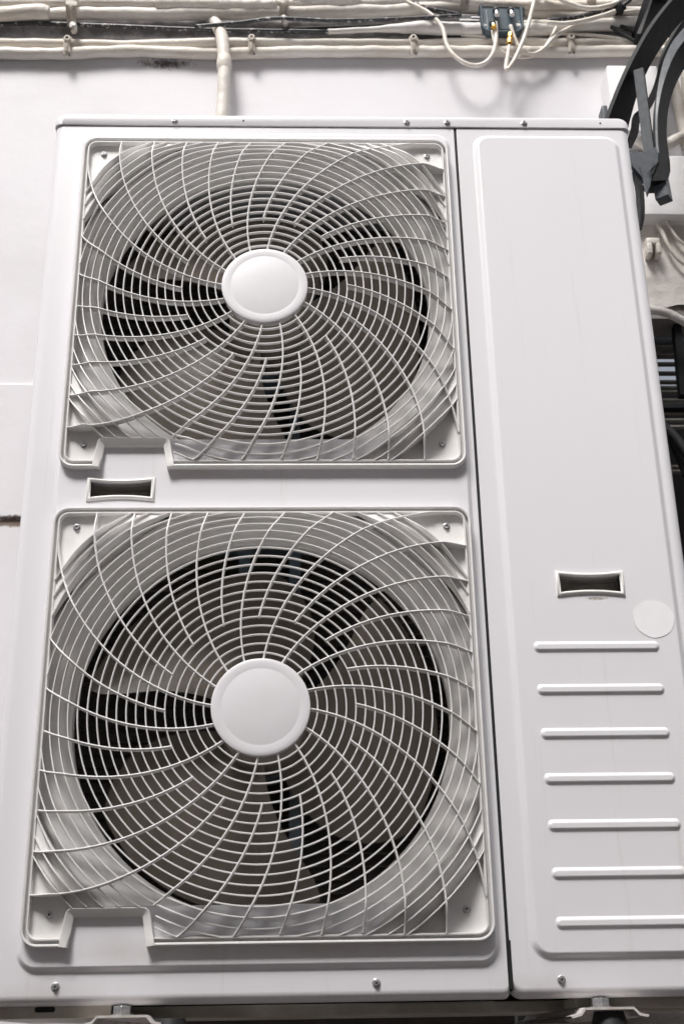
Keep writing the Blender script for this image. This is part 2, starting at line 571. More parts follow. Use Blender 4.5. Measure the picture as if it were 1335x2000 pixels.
# ---- front panels
def front_panel(name, x0, x1, z0, z1, RL, RR, RT, RB, rc, emb, er, bev, holes, mats):
    bm = bmesh.new()
    steps = 7
    prev = None
    prof = [(0.0, 0.05)]
    for i in range(steps + 1):
        a = pi / 2 * i / steps
        prof.append((1 - cos(a), YB + 0.014 * (1 - sin(a))))
    sm = []
    for t, y in prof:
        pts = rrect(x0 + RL * t, z0 + RB * t, x1 - RR * t, z1 - RT * t, rc)
        lp = loop(bm, pts, y)
        if prev:
            sm += bridge(bm, prev, lp)
        prev = lp
    # emboss
    e0 = loop(bm, rrect(*emb, er), YB)
    hole_loops = []
    es = []
    def edges_of(lp):
        n = len(lp)
        r = []
        for i in range(n):
            e = bm.edges.get((lp[i], lp[(i + 1) % n])) or bm.edges.new((lp[i], lp[(i + 1) % n]))
            r.append(e)
        return r
    es = edges_of(prev) + edges_of(e0)
    bmesh.ops.triangle_fill(bm, use_beauty=True, use_dissolve=False, edges=es, normal=(0, -1, 0))
    prev = e0
    for i in range(1, 9):
        t = i / 8
        lp = loop(bm, rrect(emb[0] + bev * t, emb[1] + bev * t, emb[2] - bev * t, emb[3] - bev * t, max(er - bev * t, 0.002)),
                  YB + (YR - YB) * ss(t))
        sm += bridge(bm, prev, lp)
        prev = lp
    es = edges_of(prev)
    for h in holes:
        hl = loop(bm, h, YR)
        es += edges_of(hl)
        # small return into the hole
        h2 = loop(bm, h, YR + 0.012)
        bridge(bm, hl, h2)
    bmesh.ops.triangle_fill(bm, use_beauty=True, use_dissolve=False, edges=es, normal=(0, -1, 0))
    for f in bm.faces:
        f.smooth = False
    for f in sm:
        if f.is_valid:
            f.smooth = True
    return part(name, bm, mats)


G = 0.583
HZ = [(0.0, 0.583), (-0.6533, -0.0704)]           # bottom and top of both grilles
def handle_hole(x0, x1, z0, z1):
    pts = []
    n = 10
    for i in range(n + 1):
        t = i / n
        pts.append((x0 + (x1 - x0) * t, z0 + 0.003 * 4 * t * (1 - t)))
    for i in range(n + 1):
        t = i / n
        pts.append((x1 + (x0 - x1) * t, z1 - 0.003 * 4 * t * (1 - t)))
    return pts


H1 = (0.0447, 0.1305, -0.0470, -0.0225)
H2 = (0.7085, 0.7930, -0.1945, -0.1695)
holes = [rrect(0.002, z0 + 0.045, G - 0.002, z1 - 0.002, 0.012) for z0, z1 in HZ] + [handle_hole(*H1)]
front_panel('fan_panel', -0.0555, 0.6020, -0.7235, 0.6240, 0.014, 0.002, 0.0015, 0.012, (0.016, 0.006, 0.002, 0.003),
            (-0.0095, -0.6860, 0.5935, 0.6110), 0.026, 0.008, holes, M_panel)
front_panel('service_panel', 0.6040, 0.8935, -0.7235, 0.6240, 0.0015, 0.014, 0.0015, 0.012, (0.016, 0.016, 0.003, 0.002),
            (0.6300, -0.6800, 0.8745, 0.6095), 0.026, 0.010, [handle_hole(*H2)], M_panel)

# seam, and at its foot a black strip painting the shade of a slot
bm = bmesh.new()
box(bm, 0.6012, 0.6050, 0.0195, 0.034, -0.715, 0.6245)
part('seam_backing', bm, M_seam)
bm = bmesh.new()
box(bm, 0.6018, 0.6062, YB - 0.0006, YB + 0.004, -0.712, -0.655)
part('slot_shade_strip', bm, M_seam)

# cabinet behind the fronts
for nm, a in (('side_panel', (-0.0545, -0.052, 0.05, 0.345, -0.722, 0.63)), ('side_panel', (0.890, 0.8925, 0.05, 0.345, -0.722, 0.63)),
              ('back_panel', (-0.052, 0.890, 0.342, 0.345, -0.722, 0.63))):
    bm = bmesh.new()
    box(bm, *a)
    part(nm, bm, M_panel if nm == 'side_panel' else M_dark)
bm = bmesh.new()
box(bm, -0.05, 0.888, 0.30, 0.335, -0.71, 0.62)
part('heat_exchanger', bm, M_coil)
bm = bmesh.new()
nf = 70
for i in range(nf):
    z = -0.70 + 1.31 * i / (nf - 1)
    box(bm, -0.05, 0.60, 0.285, 0.2995, z, z + 0.0012)
o = part('cooling_fins', bm, M_coil)
o['kind'] = 'stuff'
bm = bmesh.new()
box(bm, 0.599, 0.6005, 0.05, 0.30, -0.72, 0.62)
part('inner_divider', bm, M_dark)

# top cover: one pressed lid with a front lip
bm = bmesh.new()
prev = None
x0, x1, z0, z1 = -0.0575, 0.8955, 0.6255, 0.6485
prof = [(0.0, 0.35)]
for i in range(9):
    a = pi / 2 * i / 8
    prof.append((1 - cos(a), 0.0155 + 0.013 * (1 - sin(a))))
lps = []
for t, y in prof:
    lp = loop(bm, rrect(x0 + 0.013 * t, z0, x1 - 0.013 * t, z1 - 0.005 * t, (0.0012, 0.0012, 0.012, 0.012)), y)
    if prev:
        bridge(bm, prev, lp)
    prev = lp
bm.faces.new(prev)
part('top_cover', bm, M_panel, smooth=50)
for x in (0.2526, 0.8461):
    bm = bmesh.new()
    lathe(bm, [(0.0, 0.0150), (0.0016, 0.0150), (0.0016, 0.017)], 16, (x, 0.6345))
    part('rivet_hole', bm, M_seam)

# embossed ribs in the service panel
for i in range(7):
    z = -0.2742 - 0.0603 * i
    bm = bmesh.new()
    prev = None
    xa, xb = 0.6625, 0.8395
    hw = 0.0088
    for k in range(7):
        t = k / 6
        ins = 0.0062 * t
        lp = loop(bm, rrect(xa + ins, z - hw + ins, xb - ins, z + hw - ins, hw - ins - 0.0003), YR + 0.0002 - 0.0034 * ss(t))
        if prev:
            bridge(bm, prev, lp)
        prev = lp
    bm.faces.new(prev)
    for f in bm.faces:
        f.smooth = len(f.verts) == 4
    part('embossed_rib', bm, M_panel)

# handles: raised lip and a pocket behind
for (x0, x1, z0, z1), dz in ((H1, 0), (H2, 0)):
    hp = handle_hole(x0, x1, z0, z1)
    bm = bmesh.new()
    pr = []
    w = 0.0052
    for k in range(9):
        a = pi * k / 8
        pr.append((-0.0010 + w * (0.5 - 0.5 * cos(a)) * -1, YR - 0.0042 * sin(a)))
    pr = [(0.0, YR + 0.004), (0.0, YR - 0.001), (-0.0006, YR - 0.0025), (-0.002, YR - 0.0036), (-0.0035, YR - 0.0036),
          (-0.0050, YR - 0.0026), (-0.0058, YR - 0.001), (-0.0058, YR + 0.001)]
    sweep(bm, hp, pr, closed=True)
    fr = part('handle_frame', bm, M_handle, smooth=60)
    bm = bmesh.new()
    front = loop(bm, hp, YR + 0.0035)
    deep = loop(bm, hp, YR + 0.030)
    bridge(bm, front, deep)
    bm.faces.new(deep)
    part('handle_pocket', bm, M_pocket)

# round white sticker
bm = bmesh.new()
pts = []
for i in range(48):
    a = 2 * pi * i / 48
    r = 0.0288 + 0.0004 * sin(3 * a) + 0.0003 * sin(7 * a + 1)
    pts.append((0.8350 + r * cos(a), -0.2342 + 0.95 * r * sin(a)))
a_ = loop(bm, pts, YR - 0.0006)
bm.faces.new(a_)
b_ = loop(bm, pts, YR - 0.0001)
bridge(bm, a_, b_)
st = part('round_sticker', bm, M_sticker)
bm = bmesh.new()
sweep(bm, pts, [(0.0001, YR - 0.0003), (-0.0006, YR - 0.0003), (-0.0007, YR), (0.0001, YR)], closed=True)
part('sticker_edge', bm, M_glue)

# ---- screws
def screw_mesh():
    bm = bmesh.new()
    lathe(bm, [(0.0052, 0.0), (0.0052, -0.0010), (0.0047, -0.0014), (0.0036, -0.0015)], 28)
    # hexagon head
    hx = [(0.0036 * cos(pi / 3 * i + 0.3), 0.0036 * sin(pi / 3 * i + 0.3)) for i in range(6)]
    a = loop(bm, hx, -0.0014)
    b = loop(bm, hx, -0.0036)
    c = loop(bm, [(x * 0.84, z * 0.84) for x, z in hx], -0.0043)
    bridge(bm, a, b)
    bridge(bm, b, c)
    bm.faces.new(c)
    return bm


bm = screw_mesh()
SCREW = link('panel_screw', bm, M_zinc, U, smooth=35)
bm = bmesh.new()
for s in (0, 1):
    w, l = 0.00050, 0.0019
    a, b = (l, w) if s == 0 else (w, l)
    box(bm, -a, a, -0.00445 - s * 0.00002, -0.0040, -b, b)
CROSS = link('screw_recess', bm, M_seam, SCREW)
_first = [True]


def screw(parent, x, y, z, a=None, name='panel_screw'):
    par_off = ORG if parent is U else ORG + parent.location
    if _first[0]:
        o = SCREW
        _first[0] = False
        c = None
    else:
        o = SCREW.copy()
        COL.objects.link(o)
        c = CROSS.copy()
        COL.objects.link(c)
        c.parent = o
    o.name = name
    o.parent = parent
    o.location = Vector((x, y, z)) - par_off
    o.rotation_euler = (0, random.uniform(0, 3), 0)
    return o


for x in (0.1398, 0.5227, 0.590, 0.7182):
    screw(U, x, 0.0156, 0.6330)
for x, z in ((0.0424, -0.7015), (0.4364, -0.7030), (0.6666, -0.7025)):
    screw(U, x, YB, z)

# ---- fan grilles
HALF = G / 2
INR = HALF - 0.0070          # inner face of the inner rim
NX0, NX1, NZ = 0.0525 - HALF, 0.1545 - HALF, 0.0425 - HALF      # notch, relative to the grille centre


def in_notch(x, z, m=0.0):
    return NX0 - 0.006 - m < x < NX1 + 0.008 + m and z < NZ + m


def dome(x, z):
    d = min(INR - abs(x), INR - abs(z))
    nx_ = max(NX0 - 0.004 - x, 0, x - NX1 - 0.004)
    nz_ = max(z - NZ, 0)
    d = min(d, sqrt(nx_ * nx_ + nz_ * nz_))
    return -0.016 + 0.015 * ss((0.0365 - d) / 0.040)


def runs(pts, closed):
    """split a path into the runs that lie inside the inner rim and outside the notch"""
    out, cur = [], []
    for p in pts:
        ok = abs(p[0]) < INR + 0.001 and abs(p[1]) < INR + 0.001 and not in_notch(*p)
        if ok:
            cur.append(p)
        elif cur:
            out.append(cur)
            cur = []
    if cur:
        if closed and out and ok and abs(pts[0][0]) < INR and abs(pts[0][1]) < INR and not in_notch(*pts[0]):
            out[0] = cur + out[0]
        else:
            out.append(cur)
    return [r for r in out if len(r) > 2]


def bar(w, d, floor=None):
    h = w / 2
    return [(-h, 0.0012), (-h * 0.55, 0.0), (h * 0.55, 0.0), (h, 0.0012), (h * 0.72, d, floor), (-h * 0.72, d, floor)]


RINGS = [0.0750 + 0.01263 * k for k in range(22)]


def build_grille(first):
    g = empty('fan_grille', (0, 0, 0), U)
    def gp(name, bm, m, smooth=None):
        return link(name, bm, m, g, smooth)
    # outer rim: runs round the square and stops at the notch
    P = rrect(-HALF, -HALF, HALF, HALF, 0.019, 10)
    # reorder to start right of the notch on the bottom edge: bl corner first in rrect
    bl, rest = P[:11], P[11:]
    path = [(NX1 + 0.0085, -HALF)] + rest + bl + [(NX0 - 0.0065, -HALF)]
    bm = bmesh.new()
    # travel is counter-clockwise: left = inside
    sweep(bm, path, [(0.0002, 0.0006), (-0.0006, 0.0), (-0.0023, 0.0), (-0.0030, 0.0008), (-0.0036, 0.0125), (0.0, 0.0125)])
    gp('outer_rim', bm, M_grille, 40)
    bm = bmesh.new()
    sweep(bm, path, [(-0.001, 0.0085), (0.0046, 0.0085), (0.0046, 0.0098), (-0.001, 0.0098)])
    gp('rim_groove', bm, M_grille, 40)
    P2 = rrect(-HALF + 0.0042, -HALF + 0.0042, HALF - 0.0042, HALF - 0.0042, 0.0150, 10)
    path2 = [(NX1 + 0.0072, -HALF + 0.0050)] + P2[11:] + P2[:11] + [(NX0 - 0.0050, -HALF + 0.0050)]
    path2 = [(NX1 + 0.0072, -HALF + 0.0042)] + P2[11:] + P2[:11] + [(NX0 - 0.0052, -HALF + 0.0042)]
    bm = bmesh.new()
    sweep(bm, path2, [(0.0, 0.0009), (0.0006, 0.0), (0.0022, 0.0), (0.0028, 0.0009), (0.0030, 0.0115), (0.0, 0.0115)])
    gp('inner_rim', bm, M_grille, 40)
    # notch band
    zt = NZ
    nb = [(NX1 + 0.0090, -HALF - 0.0030), (NX1 + 0.0078, -HALF + 0.0075), (NX1 + 0.0060, -HALF + 0.014), (NX1 + 0.0020, zt - 0.0075), (NX1 - 0.0005, zt - 0.0025), (NX1 - 0.006, zt),
          (NX0 + 0.005, zt), (NX0 + 0.0005, zt - 0.0025), (NX0 - 0.0012, zt - 0.0075), (NX0 - 0.0042, -HALF + 0.014), (NX0 - 0.0058, -HALF + 0.0075), (NX0 - 0.0070, -HALF - 0.0030)]
    bm = bmesh.new()
    rows = []
    n = len(nb)
    for i, p in enumerate(nb):
        a, c = nb[max(i - 1, 0)], nb[min(i + 1, n - 1)]
        d1 = Vector((p[0] - a[0], p[1] - a[1])); d2 = Vector((c[0] - p[0], c[1] - p[1]))
        d1 = d1.normalized() if d1.length > 0 else d2.normalized()
        d2 = d2.normalized() if d2.length > 0 else d1
        mm = Vector((-d1.y, d1.x)) + Vector((-d2.y, d2.x))
        mm = mm / max(0.5, mm.length_squared / 2)
        up = 1.0 if (p[1] > -HALF + 0.010) else 0.0
        yo = -0.0008
        yi = 0.0045 * up - 0.0005
        w = 0.0105
        rows.append([bm.verts.new((p[0] + mm.x * o_, y_, p[1] + mm.y * o_)) for o_, y_ in
                     ((0.0, 0.012), (0.0, yo + 0.001), (0.0008, yo), (w - 0.001, yi), (w, yi + 0.001), (w + 0.0002, 0.0125))])
    for a, b in zip(rows, rows[1:]):
        for j in range(6):
            l = (j + 1) % 6
            bm.faces.new((a[j], b[j], b[l], a[l]))
    bm.faces.new(rows[0]); bm.faces.new(rows[-1])
    gp('handle_notch', bm, M_grille, 40)
    # corner plates
    RP = 0.3165
    for sx, sz in ((-1, 1), (1, 1), (1, -1), (-1, -1)):
        E_ = HALF - 0.0045
        c = sqrt(RP * RP - E_ * E_)
        a0, a1 = atan2(c, E_), atan2(E_, c)
        notch = sx < 0 and sz < 0
        if notch:
            zn = -NZ - 0.001
            a1 = math.asin(zn / RP)
        arc = [(RP * cos(a0 + (a1 - a0) * i / 24), RP * sin(a0 + (a1 - a0) * i / 24)) for i in range(25)]
        if notch:
            tail = [(-(NX0 - 0.002), zn), (-(NX0 - 0.006), E_ + 0.0), (E_ - 0.014, E_)]
        else:
            tail = [(E_ - 0.014, E_)]
        for i in range(1, 8):
            a = pi / 2 - pi / 2 * i / 7
            tail.append((E_ - 0.014 + 0.014 * cos(a), E_ - 0.014 + 0.014 * sin(a)))
        poly = [(sx * x, sz * z) for x, z in arc + tail]
        bm = bmesh.new()
        f0 = loop(bm, poly, 0.0095)
        f1 = loop(bm, poly, 0.0120)
        bridge(bm, f0, f1)
        bm.faces.new(f0)
        bm.faces.new(f1)
        bmesh.ops.triangulate(bm, faces=[f for f in bm.faces if len(f.verts) > 4])
        gp('corner_plate', bm, M_grille)
        # raised curved lip of the plate, just behind the outermost rings
        bm = bmesh.new()
        prev = None
        for i in range(41):
            a = a0 + (a1 - a0) * i / 40
            ca, sa = cos(a), sin(a)
            rm = min(E_ / max(ca, 1e-6), (E_ if not notch else min(E_, 9)) / max(sa, 1e-6))
            if notch and 0.343 * ca < -NX0 + 0.012 and 0.343 * sa > zn:
                rm = min(rm, zn / sa)
            row = []
            for r_, y_ in ((0.3160, 0.0150), (0.3160, 0.0005), (0.3185, -0.0005), (0.3290, -0.0002), (0.3385, 0.0030), (0.3410, 0.0096)):
                r2 = min(r_, rm)
                row.append(bm.verts.new((sx * r2 * ca, max(y_, dome(sx * r2 * ca, sz * r2 * sa) + 0.004), sz * r2 * sa)))
            if prev:
                for j in range(5):
                    bm.faces.new((prev[j], row[j], row[j + 1], prev[j + 1]))
            prev = row
        gp('plate_lip', bm, M_grille, 35)
    # concentric rings
    for k, r in enumerate(RINGS):
        n = 160
        pts = [(r * cos(2 * pi * (i + .5) / n + .4), r * sin(2 * pi * (i + .5) / n + .4)) for i in range(n)]
        # refine so that clipped ends land close to the rim
        fine = [(r * cos(2 * pi * i / 1440), r * sin(2 * pi * i / 1440)) for i in range(1440)]
        clear = all(abs(p[0]) < INR and abs(p[1]) < INR and not in_notch(*p) for p in fine)
        if k >= 19:
            pr = bar(0.0022, 0.009, 0.0105)
        else:
            pr = bar(0.0022, 0.0052)
        if clear:
            bm = bmesh.new()
            sweep(bm, pts, pr, closed=True, yf=dome)
            gp('ring', bm, M_grille, 60)
        else:
            for rn in runs(fine, True):
                thin = rn[::8] + ([rn[-1]] if (len(rn) - 1) % 8 else [])
                if len(thin) < 2:
                    continue
                bm = bmesh.new()
                sweep(bm, thin, pr, yf=dome)
                gp('ring', bm, M_grille, 60)
    # spiral ribs
    for k in range(32):
        full = k % 2 == 0
        r0 = 0.0645 if full else RINGS[4]
        th0 = 154.9 + 11.25 * k
        pts = []
        r = r0
        while r < 0.42:
            a = radians(th0 - 118.0 * (r - 0.065) - 140.0 * max(0.0, r - 0.28) ** 2)
            pts.append((r * cos(a), r * sin(a)))
            r += 0.003
        for rn in runs(pts, False)[:1]:
            bm = bmesh.new()
            # split: web reaches the plate beyond the outermost ring
            w = 0.00125
            rows = []
            for i, p in enumerate(rn):
                a = rn[max(i - 1, 0)]; c = rn[min(i + 1, len(rn) - 1)]
                d = Vector((c[0] - a[0], c[1] - a[1])).normalized()
                nn = Vector((-d.y, d.x))
                y = dome(*p) - 0.0009
                rr = sqrt(p[0] ** 2 + p[1] ** 2)
                dep = y + 0.0125
                if rr > 0.318:
                    dep = max(dep, dep + (0.0105 - dep) * ss((rr - 0.318) / 0.02))
                rows.append([bm.verts.new((p[0] + nn.x * o_, yy, p[1] + nn.y * o_)) for o_, yy in
                             ((-w, y + 0.001), (-w * .5, y), (w * .5, y), (w, y + 0.001), (w * .8, dep), (-w * .8, dep))])
            for a, b in zip(rows, rows[1:]):
                for j in range(6):
                    l = (j + 1) % 6
                    bm.faces.new((a[j], b[j], b[l], a[l]))
            bm.faces.new(rows[0]); bm.faces.new(rows[-1])
            gp('spiral_rib', bm, M_grille, 60)
    # hub
    bm = bmesh.new()
    lathe(bm, [(0.0640, -0.004), (0.0654, -0.0178), (0.0654, -0.0187), (0.0650, -0.0195), (0.0642, -0.0199), (0.0600, -0.0201),
               (0.0540, -0.0202), (0.0528, -0.02005), (0.0516, -0.01995), (0.0504, -0.0201), (0.045, -0.0206), (0.036, -0.0214), (0.026, -0.0220), (0.014, -0.0223), (0.0, -0.0224)], 96)
    gp('hub_cap', bm, M_hub, 35)
    return g


GR = build_grille(True)
GR.location = Vector((HALF, 0, HALF)) - ORG
SZ = {(-1, 1): (-0.2622, 0.2670), (1, 1): (0.2609, 0.2665), (-1, -1): (-0.2608, -0.2560), (1, -1): (0.2605, -0.2560)}
GR2 = empty('fan_grille', Vector((HALF, 0, -0.6533 + HALF)) - ORG, U)
for ch in list(GR.children):
    c = ch.copy()
    COL.objects.link(c)
    c.parent = GR2
for g_ in (GR, GR2):
    for x, z in SZ.values():
        s = screw(g_, x, 0, z, name='grille_screw')
        s.location = (x, 0.0095, z)

# ---- shrouds and fans
for gi, (z0, z1) in enumerate(HZ):
    cz = (z0 + z1) / 2
    cx = HALF
    bm = bmesh.new()
    prof = [(0.3185, 0.0260), (0.316, 0.0225), (0.312, 0.0208), (0.308, 0.0212), (0.304, 0.0250), (0.298, 0.0275), (0.2965, 0.0292),
            (0.288, 0.0305), (0.2795, 0.0335), (0.2785, 0.0352), (0.272, 0.0380), (0.2660, 0.0445), (0.2620, 0.0520), (0.2600, 0.0560), (0.2588, 0.0565), (0.2575, 0.0620), (0.2575, 0.0700), (0.2610, 0.0740)]
    lathe(bm, prof, 128, (cx, cz))
    part('shroud', bm, M_shroud, smooth=50)
    # fan
    F = empty('fan', Vector((cx, 0.095, cz)) - ORG, U)
    bm = bmesh.new()
    lathe(bm, [(0.0, -0.030), (0.02, -0.030), (0.045, -0.028), (0.058, -0.020), (0.060, 0.0), (0.060, 0.05)], 48)
    link('fan_hub', bm, M_blade, F, 40)
    rot0 = (-44, -34)[gi]
    for b in range(3):
        bm = bmesh.new()
        nr, na = 14, 16
        grid = []
        for i in range(nr + 1):
            t = i / nr
            r = 0.055 + 0.194 * t
            # swept leading and trailing edges
            lead = 66 + 24 * t ** 1.3 - 8 * t ** 6
            trail = -32 + 10 * t + 22 * t ** 3
            row = []
            for j in range(na + 1):
                s = j / na
                ang = radians(rot0 + b * 120 + trail + (lead - trail) * s)
                y = 0.050 - 0.070 * s + 0.018 * sin(pi * s) + 0.006 * t
                row.append((r * cos(ang), y, r * sin(ang)))
            grid.append(row)
        for off in (0.0, 0.003):
            vs = [[bm.verts.new((p[0], p[1] + off, p[2])) for p in row] for row in grid]
            for i in range(nr):
                for j in range(na):
                    bm.faces.new((vs[i][j], vs[i + 1][j], vs[i + 1][j + 1], vs[i][j + 1]))
        link('fan_blade', bm, M_blade, F, 180)
    bm = bmesh.new()
    lathe(bm, [(0.0, 0.15), (0.05, 0.15), (0.055, 0.16), (0.055, 0.24), (0.0, 0.24)], 40, (cx, cz))
    part('fan_motor', bm, M_galv, smooth=40)
# motor stand: two galvanised uprights and the cross piece between the fans
bm = bmesh.new()
for x in (cx - 0.045, cx + 0.035):
    box(bm, x, x + 0.018, 0.235, 0.25, -0.70, 0.61)
part('motor_stand', bm, M_galv)
bm = bmesh.new()
box(bm, cx - 0.085, cx + 0.075, 0.10, 0.235, -0.052, -0.022, 0.002)
part('cross_piece', bm, M_galv)

# base pan below the panels, with a slot
bm = bmesh.new()
box(bm, -0.047, 0.887, 0.14, 0.34, -0.7375, -0.7225, 0.002)
part('base_pan', bm, M_base)
bm = bmesh.new()
box(bm, -0.047, 0.110, 0.034, 0.139, -0.7375, -0.7226, 0.002)
part('base_lip', bm, M_base)
bm = bmesh.new()
box(bm, 0.690, 0.887, 0.060, 0.139, -0.7350, -0.7226, 0.002)
part('base_lip', bm, M_base)
bm = bmesh.new()
p = at(88, 1972, 0.0335)
a_ = loop(bm, rrect(p.x - 0.0125, p.z - 0.0032, p.x + 0.0125, p.z + 0.0032, 0.0031, 5), 0.0332)
b_ = loop(bm, rrect(p.x - 0.0125, p.z - 0.0032, p.x + 0.0125, p.z + 0.0032, 0.0031, 5), 0.0345)
bridge(bm, a_, b_)
bm.faces.new(a_)
part('drain_slot', bm, M_seam)

# ------------------------------------------------------------------ wall brackets that carry the unit
def wall_bracket(xc, label, bm_off):
    zt = at(1177, 1968, 0.02).z
    L_ = Vector((xc, 0.02, zt))
    t = empty('wall_bracket', L_)
    tag(t, label, 'bracket', 'brackets under the outdoor unit')
    def bp(name, bm, m, sm=None):
        bmesh.ops.translate(bm, verts=bm.verts, vec=-L_)
        return link(name, bm, m, t, sm)
    bm = bmesh.new()
    # pressed channel arm with sloped flanges
    prof = [(-0.044, -0.0095), (-0.040, -0.0085), (-0.032, -0.0065), (-0.026, 0.0), (0.034, 0.0), (0.041, -0.0070),
            (0.048, -0.0085), (0.052, -0.0090)]
    top, bot = [[], []], [[], []]
    for k, (y, w) in enumerate(((-0.004, 1.0), (0.445, 0.9))):
        for x, z in prof:
            top[k].append(bm.verts.new((xc + x * w, y, zt + z)))
            bot[k].append(bm.verts.new((xc + x * w * 0.97, y, zt + z - 0.0028)))
    n = len(prof)
    for i in range(n - 1):
        bm.faces.new((top[0][i], top[0][i + 1], top[1][i + 1], top[1][i]))
        bm.faces.new((bot[0][i], bot[0][i + 1], bot[1][i + 1], bot[1][i]))
        bm.faces.new((top[0][i], top[0][i + 1], bot[0][i + 1], bot[0][i]))
        bm.faces.new((top[1][i], top[1][i + 1], bot[1][i + 1], bot[1][i]))
    bp('arm', bm, M_arm)
    bm = bmesh.new()
    box(bm, xc - 0.045, xc + 0.045, 0.435, 0.447, zt - 0.4, zt - 0.012, 0.002)
    bp('upright', bm, M_arm)
    def cyl(name, seg, r1, r2, d, x, y, z, m, sm=None, bev=0):
        bm = bmesh.new()
        bmesh.ops.create_cone(bm, segments=seg, radius1=r1, radius2=r2, depth=d, cap_ends=True)
        if bev:
            bmesh.ops.bevel(bm, geom=bm.edges[:], offset=bev, segments=1, affect='EDGES')
        bmesh.ops.translate(bm, verts=bm.verts, vec=(x, y, z))
        bp(name, bm, m, sm)
    cyl('rubber_damper', 28, 0.027, 0.018, 0.030, xc + bm_off, 0.022, zt - 0.0190, M_black, 40)
    cyl('bolt', 20, 0.0058, 0.0058, 0.014, xc, 0.030, zt + 0.0080, M_zinc, 40)
    cyl('nut', 6, 0.0118, 0.0118, 0.0096, xc, 0.030, zt + 0.0064, M_zinc, None, 0.0006)
    cyl('washer', 28, 0.0140, 0.0140, 0.0016, xc, 0.030, zt + 0.0009, M_zinc, 40)
    return t


pb = at(235, 1978, 0.012)
wall_bracket(pb.x, 'white pressed metal bracket with bolt below the left end of the unit', 0.06)
pb = at(1177, 1962, 0.012)
wall_bracket(pb.x, 'white pressed metal bracket with rusty bolt below the service panel side', 0.008)

# ------------------------------------------------------------------ pipes and cables on the wall
def dens(pts, Y, sub=10):
    """pixel path -> smooth 3-D path at depth Y (number or list)"""
    P = []
    for i, p in enumerate(pts):
        y = Y[i] if isinstance(Y, (list, tuple)) else Y
        P.append(at(p[0], p[1], y))
    return catmull(P, sub)


def pipe(name, label, cat, pts, Y, r, m, lump=0.10, lf=30, group=None, sub=10, seg=14, seed=0.0):
    bm = bmesh.new()
    tube(bm, dens(pts, Y, sub), r, seg, lump, lf, seed)
    o = link(name, bm, m, None, 180)
    tag(o, label, cat, group)
    return o


xs = [-300, -150, 0, 130, 260, 420, 560, 700, 820, 960, 1100, 1230, 1350, 1500, 1700]
def hline(y0, amp, seed, dy=0.0):
    amp *= 1.4
    return [(x, y0 + dy * (x - 600) / 700 + amp * noise.noise(Vector((x * 0.006, seed, 0)))) for x in xs]


GP = 'painted conduits running along the wall'
pipe('conduit', 'cream painted conduit, the lowest of the horizontal pipes above the unit', 'pipe',
     hline(102, 5, 1.1, -1.0), 0.437, 0.0125, M_pipe, 0.17, 30, GP, 16, 14, 1.0)
pipe('conduit', 'thin cream painted conduit lying directly on top of the lowest pipe', 'pipe',
     hline(84, 5, 2.2, -1.0), 0.441, 0.0100, M_pipe, 0.17, 30, GP, 16, 14, 5.0)
pipe('conduit', 'thick cream painted pipe running under the topmost bundle', 'pipe',
     [(-200, 34), (0, 33), (150, 27), (300, 27), (450, 27), (600, 24), (760, 20), (900, 14), (1050, 14), (1180, 20), (1300, 28), (1500, 36)], 0.428, 0.0142, M_pipe, 0.17, 28, GP, 16, 14, 9.0)
pipe('conduit', 'cream painted pipe at the very top edge, left of the splitter box', 'pipe',
     [(-200, 6), (0, 8), (150, 7), (300, 8), (420, 9), (560, 10), (700, 8), (820, 2), (960, -6), (1100, -4), (1250, 2), (1450, 0)], 0.424, 0.0132, M_pipe, 0.15, 28, GP, 16, 14, 13.0)
pipe('conduit', 'cream painted pipe behind the splitter box near the top right corner', 'pipe',
     [(780, -12), (900, 4), (1000, 10), (1100, 12), (1200, 8), (1300, -6), (1450, -30)], 0.420, 0.0120, M_pipe, 0.14, 24, GP, 14, 14, 17.0)
pipe('conduit', 'cream painted pipe sagging below the top right bundle beside the black iron bracket', 'pipe',
     [(1000, 22), (1100, 30), (1170, 36), (1250, 48), (1340, 64), (1450, 80)], 0.430, 0.0110, M_pipe, 0.18, 28, GP, 14, 14, 19.0)
pipe('conduit', 'light grey painted pipe half hidden behind the splitter box and loose cables', 'pipe',
     [(640, 62), (720, 58), (800, 54), (860, 56), (940, 58), (1040, 58), (1120, 52), (1230, 46), (1400, 40)], 0.430, lambda t: 0.006 + 0.0085 * ss((t - 0.12) / 0.2), M_pipe2, 0.14, 40, GP, 14, 14, 23.0)
# taped sleeve and lumpy joint on the top pipes
def sleeve(label, pts, Y, r, lump, lf, cat='pipe sleeve', m=None, grooves=0):
    bm = bmesh.new()
    path = dens(pts, Y, 24)
    if grooves:
        rf = lambda t: r * (1 - 0.10 * max(0.0, 1 - abs(((t * grooves) % 1) - 0.5) * 9))
    else:
        rf = lambda t: r * (0.93 + 0.10 * ss(min(t, 1 - t) / 0.15))
    tube(bm, path, rf, 18, lump, lf, r * 1000)
    o = link('pipe_sleeve', bm, m or M_pipe, None, 180)
    tag(o, label, cat)
    return o


sleeve('tape-wrapped painted pipe sleeve above the vertical pipe', [(305, 8), (370, 9), (430, 10), (500, 11), (540, 11)], 0.420, 0.0155, 0.08, 50, grooves=13)
sleeve('lumpy bulging painted sleeve at the top left corner', [(-60, 32), (0, 30), (40, 27), (75, 26), (97, 28)], 0.424, 0.0172, 0.22, 26)
sleeve('second tape-wrapped painted sleeve right of the middle pipe clamp', [(572, 2), (620, 3), (690, 4), (700, 4)], 0.420, 0.0140, 0.10, 50, grooves=6)
